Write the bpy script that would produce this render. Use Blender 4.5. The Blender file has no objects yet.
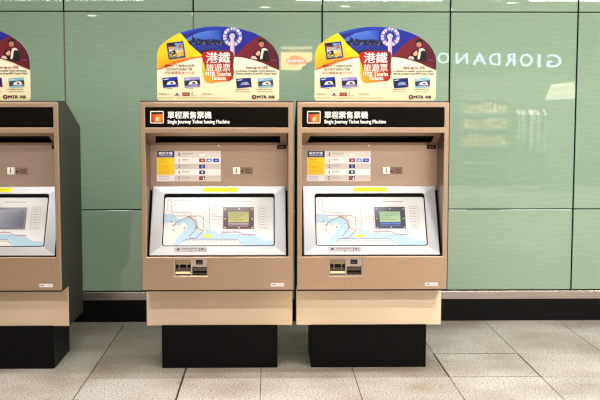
import bpy, bmesh, math, random
from mathutils import Vector
random.seed(7)
scene = bpy.context.scene
COL = scene.collection

# ------------------------------------------------------------------ camera model
F, CAMZ, PCX = 980.0, 1.68, 288.0   # focal length in pixels, eye height, lens-shifted centre
PSI = math.atan(18/980.0); TH = math.atan(90/980.0)
FW = Vector((math.sin(PSI)*math.cos(TH), math.cos(PSI)*math.cos(TH), -math.sin(TH)))
RT = Vector((math.cos(PSI), -math.sin(PSI), 0))
UP = RT.cross(FW)
EYE = Vector((0, 0, CAMZ))
def ray(px, py): return FW*F + RT*(px-PCX) + UP*(200-py)
def at_y(px, py, Y):                      # a point of a photo's ray on the plane y = Y
    d = ray(px, py); t = Y/d.y
    return EYE + d*t
YW = 7.705                                # glass wall
def mirrored(px, py, y):                  # where a thing seen in the glass really stands
    p = at_y(px, py, 2*YW-y)
    return Vector((p.x, y, p.z))

# ------------------------------------------------------------------ colours, materials
def c(h):
    h = h.lstrip('#'); r = []
    for i in (0, 2, 4):
        v = int(h[i:i+2], 16)/255
        r.append(v/12.92 if v <= .04045 else ((v+.055)/1.055)**2.4)
    return tuple(r)+(1.0,)
MATS = {}
def mat(name, base='#808080', rough=.5, metal=0, coat=0, emit=0, spec=.5, attr=False, coat_rough=.03, gamma=1.0, ink=1.0):
    m = bpy.data.materials.new(name); m.use_nodes = True
    nt = m.node_tree; b = nt.nodes['Principled BSDF']
    b.inputs['Base Color'].default_value = c(base)
    b.inputs['Roughness'].default_value = rough
    b.inputs['Metallic'].default_value = metal
    b.inputs['Coat Weight'].default_value = coat
    b.inputs['Coat Roughness'].default_value = coat_rough
    b.inputs['Specular IOR Level'].default_value = spec
    if attr:
        a0 = nt.nodes.new('ShaderNodeAttribute'); a0.attribute_name = 'Col'
        gm = nt.nodes.new('ShaderNodeGamma'); gm.inputs[1].default_value = gamma; nt.links.new(a0.outputs['Color'], gm.inputs[0])
        a = nt.nodes.new('ShaderNodeMix'); a.data_type = 'RGBA'; a.blend_type = 'MULTIPLY'; a.inputs['Factor'].default_value = 1
        nt.links.new(gm.outputs[0], a.inputs['A']); a.inputs['B'].default_value = (ink, ink, ink, 1)
        nt.links.new(a.outputs['Result'], b.inputs['Base Color'])
        if emit: nt.links.new(a.outputs['Result'], b.inputs['Emission Color'])
    elif emit: b.inputs['Emission Color'].default_value = c(base)
    b.inputs['Emission Strength'].default_value = emit
    MATS[name] = m
    return m
def N(m, t, **kw):
    n = m.node_tree.nodes.new(t)
    for k, v in kw.items(): setattr(n, k, v)
    return n
def L(m, a, b): m.node_tree.links.new(a, b)

def steel(name, base, dark, rough, scale, metal=.8, bump=.03, aniso=0, turn=0):
    m = mat(name, base, rough, metal)
    b = m.node_tree.nodes['Principled BSDF']
    tc = N(m, 'ShaderNodeTexCoord'); mp = N(m, 'ShaderNodeMapping'); mp.inputs['Scale'].default_value = scale
    no = N(m, 'ShaderNodeTexNoise'); no.inputs['Scale'].default_value = 1; no.inputs['Detail'].default_value = 4
    L(m, tc.outputs['Object'], mp.inputs[0]); L(m, mp.outputs[0], no.inputs['Vector'])
    r = N(m, 'ShaderNodeValToRGB'); r.color_ramp.elements[0].position = .3; r.color_ramp.elements[1].position = .7
    r.color_ramp.elements[0].color = c(dark); r.color_ramp.elements[1].color = c(base)
    L(m, no.outputs['Fac'], r.inputs[0]); L(m, r.outputs[0], b.inputs['Base Color'])
    b.inputs['Anisotropic'].default_value = aniso
    bp = N(m, 'ShaderNodeBump'); bp.inputs['Strength'].default_value = bump; bp.inputs['Distance'].default_value = .002
    L(m, no.outputs['Fac'], bp.inputs['Height'])
    if bump: L(m, bp.outputs[0], b.inputs['Normal'])
    b.inputs['Anisotropic Rotation'].default_value = turn
    return m
FRAME = steel('frame_steel', '#bfa48d', '#bca18a', .30, (160, 60, 3), .95, 0, aniso=.7, turn=.25)
PANEL = steel('panel_steel', '#c8b0a2', '#c4ac9e', .36, (3, 60, 160))
LOWER = steel('lower_steel', '#e8d2ba', '#e3cdb4', .33, (3, 60, 140), 1, 0, aniso=1, turn=.25)
BEZEL = steel('bezel_steel', '#b2b2b6', '#b2b2b6', .30, (3, 90, 120), .95, 0, aniso=0)
RAIL = steel('rail_steel', '#c6bdb8', '#b5aba8', .25, (2, 60, 140), .9)
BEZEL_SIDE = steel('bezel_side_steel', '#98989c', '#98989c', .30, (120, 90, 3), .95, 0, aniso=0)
SIDE = steel('casing_paint', '#3b3731', '#35322c', .55, (60, 60, 6), .1, .02)
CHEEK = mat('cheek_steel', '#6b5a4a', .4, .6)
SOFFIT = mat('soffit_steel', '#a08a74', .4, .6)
BLACK = mat('black_void', '#030303', .6, spec=.1)
PLINTH = mat('plinth_black', '#040303', .5, spec=.12)
HEADER = mat('header_black', '#060303', .2, spec=.25)
PRINT = mat('print_matte', rough=.55, attr=True, spec=.3, gamma=1.35, ink=.82)
PRINT_BRIGHT = mat('print_bright', rough=.45, attr=True, spec=.4, gamma=1.0, ink=1.15)
GLOSS = mat('print_gloss', rough=.35, attr=True, coat=.5, coat_rough=.12, gamma=1.2, ink=.66)
LIT = mat('print_lit', rough=.35, attr=True, emit=.15)
LETTER = mat('letter_white', '#fffdf8', .5, emit=.35)
CLEAR = mat('clear_plastic', '#5e564c', .15, spec=.8)
CREAM = mat('cream_plastic', '#e6cfa4', .4)
GREYPL = mat('grey_plastic', '#a9998f', .4, .4)

# green glass wall with a fine engraved wave pattern
GLASS = mat('green_glass', '#7fa585', .45, 0, coat=1, coat_rough=.015)
def make_glass(m):
    b = m.node_tree.nodes['Principled BSDF']; b.inputs['Coat IOR'].default_value = 1.72
    tc = N(m, 'ShaderNodeTexCoord'); mp = N(m, 'ShaderNodeMapping'); mp.inputs['Scale'].default_value = (1, 1, 1)
    L(m, tc.outputs['Object'], mp.inputs[0])
    sx = N(m, 'ShaderNodeSeparateXYZ'); L(m, mp.outputs[0], sx.inputs[0])
    n1 = N(m, 'ShaderNodeTexNoise'); n1.inputs['Scale'].default_value = 1
    m2 = N(m, 'ShaderNodeMapping'); m2.inputs['Scale'].default_value = (3.5, 1, 7)
    L(m, tc.outputs['Object'], m2.inputs[0]); L(m, m2.outputs[0], n1.inputs['Vector']); n1.inputs['Detail'].default_value = 1
    # height field: z*freq + wobble -> sine lines
    mz = N(m, 'ShaderNodeMath', operation='MULTIPLY'); mz.inputs[1].default_value = 150; L(m, sx.outputs['Z'], mz.inputs[0])
    mw = N(m, 'ShaderNodeMath', operation='MULTIPLY'); mw.inputs[1].default_value = 16; L(m, n1.outputs['Fac'], mw.inputs[0])
    sn = N(m, 'ShaderNodeMath', operation='MULTIPLY'); sn.inputs[1].default_value = 37; L(m, sx.outputs['X'], sn.inputs[0])
    s2 = N(m, 'ShaderNodeMath', operation='SINE'); L(m, sn.outputs[0], s2.inputs[0])
    a1 = N(m, 'ShaderNodeMath', operation='ADD'); L(m, mz.outputs[0], a1.inputs[0]); L(m, mw.outputs[0], a1.inputs[1])
    a2 = N(m, 'ShaderNodeMath', operation='ADD'); L(m, a1.outputs[0], a2.inputs[0]); L(m, s2.outputs[0], a2.inputs[1])
    s3 = N(m, 'ShaderNodeMath', operation='SINE'); L(m, a2.outputs[0], s3.inputs[0])
    r = N(m, 'ShaderNodeValToRGB')
    e = r.color_ramp.elements; e[0].position = .0; e[1].position = 1
    e[0].color = c('#8ba890'); e[1].color = c('#90ac95')
    x = r.color_ramp.elements.new(.75); x.color = c('#8ca991')
    mr = N(m, 'ShaderNodeMapRange'); mr.inputs['From Min'].default_value = -1; L(m, s3.outputs[0], mr.inputs['Value'])
    L(m, mr.outputs[0], r.inputs[0]); L(m, r.outputs[0], b.inputs['Base Color'])
make_glass(GLASS)

# terrazzo floor tile
FLOOR = mat('terrazzo', '#d8cfc2', .38, spec=.45)
def make_floor(m):
    b = m.node_tree.nodes['Principled BSDF']
    tc = N(m, 'ShaderNodeTexCoord')
    v = N(m, 'ShaderNodeTexNoise'); v.inputs['Scale'].default_value = 85; v.inputs['Detail'].default_value = 3; v.inputs['Roughness'].default_value = .7
    L(m, tc.outputs['Object'], v.inputs['Vector'])
    r = N(m, 'ShaderNodeValToRGB'); e = r.color_ramp.elements
    e[0].position = .36; e[0].color = c('#6f675e'); e[1].position = .50; e[1].color = c('#cac4bb')
    k = e.new(.70); k.color = c('#e8e3dd')
    L(m, v.outputs['Fac'], r.inputs[0])
    d = N(m, 'ShaderNodeTexNoise'); d.inputs['Scale'].default_value = 1.7; d.inputs['Detail'].default_value = 5
    L(m, tc.outputs['Object'], d.inputs['Vector'])
    dr = N(m, 'ShaderNodeValToRGB'); e = dr.color_ramp.elements
    e[0].position = .35; e[0].color = c('#cbbfb0'); e[1].position = .6; e[1].color = (1, 1, 1, 1)
    L(m, d.outputs['Fac'], dr.inputs[0])
    mx = N(m, 'ShaderNodeMix', data_type='RGBA', blend_type='MULTIPLY'); mx.inputs['Factor'].default_value = .8
    L(m, r.outputs[0], mx.inputs['A']); L(m, dr.outputs[0], mx.inputs['B'])
    # per-tile tint from the mesh colour
    at = N(m, 'ShaderNodeAttribute'); at.attribute_name = 'Col'
    m3 = N(m, 'ShaderNodeMix', data_type='RGBA', blend_type='MULTIPLY'); m3.inputs['Factor'].default_value = 1
    L(m, mx.outputs['Result'], m3.inputs['A']); L(m, at.outputs['Color'], m3.inputs['B'])
    L(m, m3.outputs['Result'], b.inputs['Base Color'])
    rr = N(m, 'ShaderNodeMapRange'); rr.inputs['To Min'].default_value = .32; rr.inputs['To Max'].default_value = .5
    L(m, d.outputs['Fac'], rr.inputs['Value']); L(m, rr.outputs[0], b.inputs['Roughness'])
make_floor(FLOOR)

# ------------------------------------------------------------------ mesh builder
class MB:
    def __init__(s): s.v = []; s.f = []; s.m = []; s.c = []
    def face(s, pts, m=0, col=(1, 1, 1, 1), facing=None):
        pts = [Vector(p) for p in pts]; cols = list(col) if isinstance(col, list) else [col]*len(pts)
        if facing is not None:
            n = Vector((0, 0, 0))
            for i in range(len(pts)): n += pts[i].cross(pts[(i+1) % len(pts)])
            if n.dot(facing) < 0: pts.reverse(); cols.reverse()
        i = len(s.v); s.v += pts; s.f.append(list(range(i, i+len(pts)))); s.m.append(m); s.c.append(cols)
    def box(s, x0, x1, y0, y1, z0, z1, m=0, col=(1, 1, 1, 1)):
        P = [(x, y, z) for x in (x0, x1) for y in (y0, y1) for z in (z0, z1)]
        for q, n in (((0, 1, 3, 2), (-1, 0, 0)), ((4, 5, 7, 6), (1, 0, 0)), ((0, 1, 5, 4), (0, -1, 0)), ((2, 3, 7, 6), (0, 1, 0)), ((0, 2, 6, 4), (0, 0, -1)), ((1, 3, 7, 5), (0, 0, 1))):
            s.face([P[k] for k in q], m, col, Vector(n))
    def prism(s, prof, x0, x1, m=0, col=(1, 1, 1, 1)):       # (y, z) outline swept along x
        s.face([(x0, y, z) for y, z in prof], m, col, Vector((-1, 0, 0)))
        s.face([(x1, y, z) for y, z in prof], m, col, Vector((1, 0, 0)))
        for i in range(len(prof)):
            a, b = prof[i], prof[(i+1) % len(prof)]
            s.face([(x0, *a), (x0, *b), (x1, *b), (x1, *a)], m, col)
    def cyl(s, cx, cy, z0, z1, r0, r1=None, n=20, m=0, col=(1, 1, 1, 1), cap=True):
        r1 = r0 if r1 is None else r1
        A = [(cx+r0*math.cos(6.28319*i/n), cy+r0*math.sin(6.28319*i/n), z0) for i in range(n)]
        B = [(cx+r1*math.cos(6.28319*i/n), cy+r1*math.sin(6.28319*i/n), z1) for i in range(n)]
        for i in range(n): s.face([A[i], A[(i+1) % n], B[(i+1) % n], B[i]], m, col)
        if cap: s.face(A[::-1], m, col); s.face(B, m, col)
    def build(s, name, mats, parent=None, bevel=0, weld=True):
        me = bpy.data.meshes.new(name); me.from_pydata([tuple(v) for v in s.v], [], s.f)
        for m in (mats if isinstance(mats, (list, tuple)) else [mats]): me.materials.append(m)
        for p, k in zip(me.polygons, s.m): p.material_index = k
        ca = me.color_attributes.new('Col', 'FLOAT_COLOR', 'CORNER')
        i = 0
        for cs in s.c:
            for q in cs: ca.data[i].color = q; i += 1
        if weld:
            bm = bmesh.new(); bm.from_mesh(me)
            bmesh.ops.remove_doubles(bm, verts=bm.verts, dist=1e-5)
            bmesh.ops.recalc_face_normals(bm, faces=bm.faces); bm.to_mesh(me); bm.free()
        o = bpy.data.objects.new(name, me); COL.objects.link(o)
        if parent: o.parent = parent
        if bevel:
            md = o.modifiers.new('Bevel', 'BEVEL'); md.width = bevel; md.segments = 2; md.limit_method = 'ANGLE'; md.angle_limit = .6
        return o

def plate(xs, zs, holes, y0, y1):          # a sheet with rectangular openings
    mb = MB(); nx, nz = len(xs)-1, len(zs)-1
    solid = lambda i, k: 0 <= i < nx and 0 <= k < nz and (i, k) not in holes
    for i in range(nx):
        for k in range(nz):
            if not solid(i, k): continue
            a, b, e, f = xs[i], xs[i+1], zs[k], zs[k+1]
            mb.face([(a, y0, e), (b, y0, e), (b, y0, f), (a, y0, f)]); mb.face([(a, y1, e), (a, y1, f), (b, y1, f), (b, y1, e)])
            if not solid(i-1, k): mb.face([(a, y0, e), (a, y0, f), (a, y1, f), (a, y1, e)])
            if not solid(i+1, k): mb.face([(b, y0, e), (b, y1, e), (b, y1, f), (b, y0, f)])
            if not solid(i, k-1): mb.face([(a, y0, e), (a, y1, e), (b, y1, e), (b, y0, e)])
            if not solid(i, k+1): mb.face([(a, y0, f), (b, y0, f), (b, y1, f), (a, y1, f)])
    return mb

TXT = {}
def text_polys(body, bold=0.0):
    k = body
    if k not in TXT:
        cu = bpy.data.curves.new('lettering', 'FONT'); cu.body = body; cu.resolution_u = 3
        ob = bpy.data.objects.new('lettering', cu); COL.objects.link(ob)
        dg = bpy.context.evaluated_depsgraph_get(); dg.update()
        me = bpy.data.meshes.new_from_object(ob.evaluated_get(dg))
        V = [v.co.copy() for v in me.vertices]; P = [list(p.vertices) for p in me.polygons]
        bpy.data.objects.remove(ob); bpy.data.curves.remove(cu); bpy.data.meshes.remove(me)
        x0 = min(v.x for v in V); x1 = max(v.x for v in V); y0 = min(v.y for v in V); y1 = max(v.y for v in V)
        TXT[k] = ([((v.x-x0)/(x1-x0), (v.y-y0)/(y1-y0)) for v in V], P)
    return TXT[k]

X0, Y0 = -0.33, 6.105                      # where the middle machine's front stands
ORG = Vector((X0, Y0, 0))
class Sheet:                               # a flat face of the machine, addressed by where the photo shows it
    def __init__(s, o, n, step=.0005):
        s.o = Vector(o); s.n = Vector(n).normalized(); s.step = step
    def p(s, px, py, layer=0):
        d = ray(px, py); o = s.o+ORG
        t = (o-EYE).dot(s.n)/d.dot(s.n)
        return EYE+d*t-ORG+s.n*(s.step*layer)
    def poly(s, mb, pts, col, layer=1, m=0):
        mb.face([s.p(x, y, layer) for x, y in pts], m, col, s.n)
    def rect(s, mb, x0, y0, x1, y1, col, layer=1, m=0): s.poly(mb, [(x0, y0), (x1, y0), (x1, y1), (x0, y1)], col, layer, m)
    def ell(s, mb, cx, cy, rx, ry, col, layer=1, m=0, n=24):
        s.poly(mb, [(cx+rx*math.cos(6.28319*i/n), cy+ry*math.sin(6.28319*i/n)) for i in range(n)], col, layer, m)
    def ring(s, mb, cx, cy, r0, r1, cols, layer=1, m=0, n=28):
        for i in range(n):
            a, b = 6.28319*i/n, 6.28319*(i+1)/n
            s.poly(mb, [(cx+r*math.cos(t), cy+r*math.sin(t)) for r, t in ((r0, a), (r1, a), (r1, b), (r0, b))], cols[i % len(cols)], layer, m)
    def line(s, mb, pts, w, col, layer=2, m=0):
        for (ax, ay), (bx, by) in zip(pts, pts[1:]):
            dx, dy = bx-ax, by-ay; l = math.hypot(dx, dy) or 1; dx, dy = dx/l*w/2, dy/l*w/2
            s.poly(mb, [(ax-dy-dx, ay+dx-dy), (bx-dy+dx, by+dx+dy), (bx+dy+dx, by-dx+dy), (ax+dy-dx, ay-dx-dy)], col, layer, m)
    def text(s, mb, body, x0, y0, x1, y1, col, layer=3, m=0, bold=0.0, slant=0.0, skew=0.0):
        V, P = text_polys(body)
        for k, dx in enumerate((-bold*14, bold*14) if bold else (0,)):
            for poly in P:
                pts = []
                for i in poly:
                    u, v = V[i]
                    pts.append((x0+dx+(x1-x0)*u+slant*(v-.5), y1+(y0-y1)*v+skew*u))
                s.poly(mb, pts, col, layer+.3*k, m)
    def greek(s, mb, x0, y, x1, h, col, layer=2, gap=.35, seed=1):   # a row of tiny print, too small to read
        rnd = random.Random(seed); x = x0
        while x < x1-.2:
            w = min(rnd.uniform(.7, 1.9), x1-x); s.rect(mb, x, y-h/2, x+w, y+h/2, col, layer); x += w+gap
def Q(l, ox, oy, k): return [(ox+a/k, oy+b/k) for a, b in l]

def tag(o, label=None, cat=None, group=None, kind=None):
    if label: o['label'] = label
    if cat: o['category'] = cat
    if group: o['group'] = group
    if kind: o['kind'] = kind
    return o
def thing(name, label, cat, loc, group=None, rz=0):
    o = bpy.data.objects.new(name, None); COL.objects.link(o); o.location = loc; o.rotation_euler = (0, 0, rz)
    o.empty_display_size = .1
    return tag(o, label, cat, group)
def copy_tree(o, parent=None):
    n = o.copy(); COL.objects.link(n); n.parent = parent
    for ch in list(o.children): copy_tree(ch, n)
    return n

# ================================================================== THE SETTING
# floor: tiles with narrow joints
xs = [-7.15+.6*i for i in range(11)]+[-.55, -.06, .535, 1.13, 1.711]+[2.305+.6*i for i in range(13)]
ys = [YW, 7.26, 6.635, 6.045]+[6.04-.59*i for i in range(1, 22)]
mb = MB(); g = .0016
for i in range(len(xs)-1):
    for k in range(len(ys)-1):
        t = random.uniform(.93, 1.0); w = random.uniform(-.012, .012)
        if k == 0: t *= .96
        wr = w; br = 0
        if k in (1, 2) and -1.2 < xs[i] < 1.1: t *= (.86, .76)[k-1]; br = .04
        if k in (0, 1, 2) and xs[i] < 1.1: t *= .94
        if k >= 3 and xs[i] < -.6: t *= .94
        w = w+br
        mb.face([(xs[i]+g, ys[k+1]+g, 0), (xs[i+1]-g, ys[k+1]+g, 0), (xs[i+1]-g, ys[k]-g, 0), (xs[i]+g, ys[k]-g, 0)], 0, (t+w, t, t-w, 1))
GX0, GX1, GY0 = xs[0], xs[-1], ys[-1]
mb.face([(GX0, GY0, -.003), (GX1, GY0, -.003), (GX1, YW+.1, -.003), (GX0, YW+.1, -.003)], 1)
GROUT = mat('grout', '#8a7f74', .8)
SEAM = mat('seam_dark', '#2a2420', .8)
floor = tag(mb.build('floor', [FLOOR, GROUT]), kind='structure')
mb = MB()
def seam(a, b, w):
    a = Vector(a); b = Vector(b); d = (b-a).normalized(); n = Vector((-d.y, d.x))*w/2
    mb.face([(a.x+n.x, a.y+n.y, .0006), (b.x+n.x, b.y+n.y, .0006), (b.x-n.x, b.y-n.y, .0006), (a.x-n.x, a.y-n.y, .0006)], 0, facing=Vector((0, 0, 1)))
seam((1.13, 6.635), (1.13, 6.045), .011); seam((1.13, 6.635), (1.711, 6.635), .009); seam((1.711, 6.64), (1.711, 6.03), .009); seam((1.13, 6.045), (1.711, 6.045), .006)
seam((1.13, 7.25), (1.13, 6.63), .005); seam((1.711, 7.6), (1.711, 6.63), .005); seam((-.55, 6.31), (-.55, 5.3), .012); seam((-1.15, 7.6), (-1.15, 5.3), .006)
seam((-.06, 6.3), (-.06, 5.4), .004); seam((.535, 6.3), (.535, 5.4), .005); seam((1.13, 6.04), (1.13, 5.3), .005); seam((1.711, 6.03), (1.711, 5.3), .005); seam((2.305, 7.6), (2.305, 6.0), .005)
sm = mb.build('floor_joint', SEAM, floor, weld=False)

# back wall: dark backing, glass panels, steel rail, black skirting
mb = MB(); mb.box(GX0, GX1, YW+.012, YW+.12, 0, 3.4)
wall = tag(mb.build('wall_back', BLACK), kind='structure')
wx = [-6.593+1.0*i for i in range(17)]
wz = [(.252, .893), (.901, 2.436), (2.444, 3.4)]
for i in range(len(wx)-1):
    for a, b in wz:
        mb = MB(); mb.box(wx[i]+.006, wx[i+1]-.006, YW, YW+.012, a, b)
        o = mb.build('glass_panel', GLASS, wall, bevel=.003)
mb = MB()
for i in range(len(wx)):
    if wx[i] < -.3:
        mb.box(wx[i]-.006, wx[i]+.006, YW+.003, YW+.012, .9, 2.436)
mb.build('joint_strip', mat('joint_grey', '#6b625c', .5, .3), wall)
mb = MB(); mb.box(GX0, GX1, YW-.022, YW+.012, .178, .244)
tag(mb.build('trim_1', RAIL, bevel=.004), kind='structure')
mb = MB(); mb.box(GX0, GX1, YW-.006, YW+.012, 0, .176)
tag(mb.build('baseboard_back', mat('skirting_black', '#060505', .4, spec=.2)), kind='structure')

# ceiling
mb = MB(); mb.box(GX0, GX1, GY0, YW+.1, 3.4, 3.5)
tag(mb.build('ceiling', mat('ceiling_paint', '#d9d3c6', .6)), kind='structure')

# ================================================================== TICKET MACHINE
W = .474
def machine():
    root = thing('ticket_machine', 'x', 'ticket machine', (X0, Y0, 0), 'ticket machines along the green wall')
    # casing ---------------------------------------------------------------
    prof = [(.018, .550), (.018, 1.727), (.03, 1.738), (.22, 1.738), (.70, 1.563), (.68, .28), (.205, .28), (.205, .550)]
    mb = MB()
    mb.prism(prof, -W, -W+.012); mb.prism(prof, W-.012, W)
    mb.face([(-W, .03, 1.738), (W, .03, 1.738), (W, .22, 1.738), (-W, .22, 1.738)]); mb.face([(-W, .22, 1.738), (W, .22, 1.738), (W, .70, 1.563), (-W, .70, 1.563)])
    mb.face([(-W, .70, 1.563), (W, .70, 1.563), (W, .68, .28), (-W, .68, .28)]); mb.face([(-W, .205, .28), (W, .205, .28), (W, .68, .28), (-W, .68, .28)])
    mb.face([(-W, .018, .550), (W, .018, .550), (W, .205, .550), (-W, .205, .550)])
    mb.face([(-W, .018, 1.727), (W, .018, 1.727), (W, .03, 1.738), (-W, .03, 1.738)])
    mb.build('casing', SIDE, root)
    # front frame -----------------------------------------------------------
    FR = Sheet((0, 0, 0), (0, -1, 0))
    a = FR.p(173.6, 258.4); b = FR.p(207.6, 276.2)
    cx0, cx1, cz0, cz1 = a.x, b.x, b.z, a.z
    xsf = [-W, -.443, cx0, cx1, .443, W]; zsf = [.550, cz0, cz1, .762, 1.538, 1.572, 1.697, 1.727]
    holes = {(2, 1)} | {(i, 4) for i in (1, 2, 3)} | {(i, 3) for i in (1, 2, 3)} & set() | {(i, 6-1+0) for i in (1, 2, 3)} & set()
    holes = {(2, 1)} | {(i, 3) for i in (1, 2, 3)} | {(i, 5) for i in (1, 2, 3)}
    plate(xsf, zsf, holes, 0, .018).build('front_frame', FRAME, root, bevel=.004)
    # header ----------------------------------------------------------------
    mb = MB(); mb.box(-.443, .443, .006, .018, 1.572, 1.697)
    hd = mb.build('header_panel', HEADER, root)
    S = Sheet((0, .006, 0), (0, -1, 0)); mb = MB(); w = c('#fffefa')
    S.text(mb, '單程票售票機', 167.6, 111.5, 211.4, 118.5, w, 1, bold=.006)
    S.text(mb, 'Single Journey Ticket Issuing Machine', 167.6, 119.8, 229.6, 124.6, w, 1, bold=.003)
    mb.build('lettering', LETTER, hd, weld=False)
    mb = MB()
    S.poly(mb, [(150.6, 111), (163.2, 111), (163.8, 111.8), (163.8, 122.6), (163.2, 123.4), (150.8, 123.4), (150.2, 122.6), (150.2, 111.8)], c('#e9dcc8'), 1)
    S.rect(mb, 151.2, 111.9, 162.8, 122.5, c('#160a05'), 2)
    S.poly(mb, [(151.6, 114.3), (162.6, 114.3), (162.2, 122.1), (152.2, 122.1)], [c('#c01c08'), c('#ee7a18'), c('#dd4a0c'), c('#a81004')], 3)
    S.poly(mb, [(154, 117), (160, 116.5), (160.5, 121.6), (154.5, 121.8)], [c('#ee5a10'), c('#f99a2c'), c('#f58a18'), c('#d8380c')], 4)
    S.ell(mb, 157, 117.6, .7, .75, c('#fff6d8'), 5); S.poly(mb, [(156.3, 118.3), (157.7, 118.3), (158.4, 120.6), (157, 121.4), (155.6, 120.6)], c('#fff0c0'), 5)
    mb.build('flame_icon', LIT, hd, weld=False)
    # recess ------------------------------------------------------------------
    D = .25; zt, zb = 1.453, 1.19
    mb = MB()
    for x in (-.443, .443):
        mb.face([(x, .018, 1.538), (x, D, zt), (x, D, zb), (x, .03, .762), (x, .018, .762)])
    mb.face([(-.443, .06, .762), (.438, .06, .762), (.438, .018, .762), (-.443, .018, .762)], 1)
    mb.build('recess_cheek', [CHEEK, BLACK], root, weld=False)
    # sloping soffit with the long black slot
    sn = Vector((0, -(1.538-zt), -(D))).normalized(); sn = Vector((0, -(1.538-zt)*1, -D)); 
    nrm = Vector((0, (zt-1.538), -(D-0))).normalized()          # placeholder, set below
    tdir = Vector((0, D-.018, zt-1.538)).normalized(); nrm = Vector((0, tdir.z, -tdir.y))
    SO = Sheet((0, .018, 1.538), nrm)
    q = [SO.p(155.4, 136), SO.p(280.2, 136), SO.p(280.2, 142.6), SO.p(155.4, 142.6)]
    tl, tr = Vector((-.443, .018, 1.538)), Vector((.438, .018, 1.538)); bl, br = Vector((-.443, D, zt)), Vector((.438, D, zt))
    mb = MB()
    for ring in ([tl, tr, q[1], q[0]], [tr, br, q[2], q[1]], [br, bl, q[3], q[2]], [bl, tl, q[0], q[3]]): mb.face(ring, 0)
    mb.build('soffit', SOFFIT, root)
    mb = MB(); dn = Vector((0, .03, .012)); r = [p+dn for p in q]
    for i in range(4): mb.face([q[i], q[(i+1) % 4], r[(i+1) % 4], r[i]], 0)
    mb.face(r, 0); mb.build('shutter_slot', BLACK, root)
    mb = MB(); mb.box(-.443, .443, D, D+.01, zb-.03, zt+.005)
    mb.build('upper_panel', PANEL, root)
    UPN = Sheet((0, D, 0), (0, -1, 0))
    mb = MB(); UPN.poly(mb, [(217.2, 144), (220.2, 144), (219.4, 146.2), (218, 146.2)], c('#f3ede6'), 14); UPN.rect(mb, 218.3, 143.4, 219.1, 147, c('#e0d5cb'), 15)
    mb.build('latch', PRINT_BRIGHT, root, weld=False)
    mb = MB(); UPN.rect(mb, 277, 144.8, 286.4, 149, c('#0c0908'), 3); UPN.text(mb, 'EXIT', 279, 146, 284.4, 147.9, c('#b9aea0'), 4) if False else UPN.greek(mb, 279, 147, 284.6, 1.3, c('#9d9184'), 4)
    mb.build('lock_plate', PRINT, root, weld=False)
    # instruction panel ---------------------------------------------------------
    mb = MB(); P = UPN; ox, oy, k = 152, 146, 8.333
    def R(x0, y0, x1, y1, col, l=3): P.rect(mb, ox+x0/k, oy+y0/k, ox+x1/k, oy+y1/k, col, l)
    R(40, 40, 573, 294, c('#e9e2dc'), 2)
    R(42, 42, 187, 95, c('#2c2766')); R(42, 97, 187, 150, c('#ffd928')); R(42, 150, 187, 200, c('#ffcf1e')); R(42, 200, 187, 242, c('#fcc93c')); R(42, 245, 187, 293, c('#e3dee2'))
    for i, (a0, a1, cc) in enumerate(((45, 93, '#e3dad4'), (95, 145, '#f7f4f2'), (147, 192, '#d5cac5'), (194, 243, '#f5f1ee'), (245, 292, '#cfc3be'))):
        R(189, a0, 572, a1, c(cc))
        yy = oy+(a0+a1)/2/k
        P.text(mb, str(i+1), ox+(222 if i == 0 else 218)/k, yy-1.7, ox+(231 if i == 0 else 234)/k, yy+1.7, c('#3a3038'), 4)
        P.greek(mb, ox+250/k, yy-.9, ox+(345-(i*37) % 40)/k, .7, c('#9d938f'), 4, seed=i); P.greek(mb, ox+250/k, yy+.5, ox+(330-(i*23) % 40)/k, .5, c('#b3a9a4'), 4, seed=i+9)
    P.text(mb, '購票步驟', ox+56/k, oy+49/k, ox+170/k, oy+72/k, c('#f4f2ff'), 4, bold=.01); P.greek(mb, ox+56/k, oy+82/k, ox+172/k, .8, c('#c9c6e6'), 4)
    for yv in (115, 128, 142, 172, 184, 207, 219): P.greek(mb, ox+60/k, oy+yv/k, ox+(165-(yv*7) % 45)/k, .5, c('#c99f28'), 4, seed=yv)
    for yv in (255, 268, 279): P.greek(mb, ox+58/k, oy+yv/k, ox+(172-(yv*5) % 40)/k, .5, c('#a9a6bf'), 4, seed=yv)
    R(395, 66, 440, 82, c('#ffffff'), 4)
    R(393, 104, 442, 135, c('#a3132b'), 4); R(410, 114, 428, 126, c('#e7c7cb'), 5); R(453, 104, 500, 135, c('#6f97e6'), 4); R(466, 115, 488, 126, c('#dbe6fb'), 5); R(510, 104, 558, 135, c('#1532b8'), 4); R(525, 115, 546, 124, c('#b6c2f2'), 5)
    R(393, 155, 442, 186, c('#1d2370'), 4); R(410, 160, 426, 182, c('#8d94cd'), 5); R(393, 204, 442, 235, c('#141a58'), 4); R(411, 212, 427, 228, c('#d5d7ee'), 5)
    R(393, 253, 442, 284, c('#20204e'), 4); R(398, 262, 420, 275, c('#d2452e'), 5); R(424, 262, 436, 282, c('#f1f0f4'), 5)
    mb.build('instruction_panel', PRINT_BRIGHT, root, weld=False)
    # coin slot, label ---------------------------------------------------------
    a = P.p(232.9, 167); b = P.p(239.9, 174)
    mb = MB(); mb.box(a.x, b.x, D-.016, D, b.z, a.z, 0, c('#f6f3ef')); mb.box(a.x+.019, a.x+.025, D-.0168, D-.015, b.z+.007, a.z-.006, 0, c('#1c100c'))
    mb.build('coin_slot', PRINT_BRIGHT, root, bevel=.002)
    mb = MB(); P.rect(mb, 240.7, 167.2, 252.8, 174.4, c('#b59c8c'), 1); P.line(mb, [(241.2, 171.3), (243.8, 171.3)], .6, c('#2a2024'), 2); P.poly(mb, [(241, 171.3), (242.6, 169.9), (242.6, 172.7)], c('#2a2024'), 2)
    P.greek(mb, 245, 169.8, 251.6, 1, c('#6d5566'), 2); P.greek(mb, 246, 172.2, 251, 1, c('#6d5566'), 2, seed=4)
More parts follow.
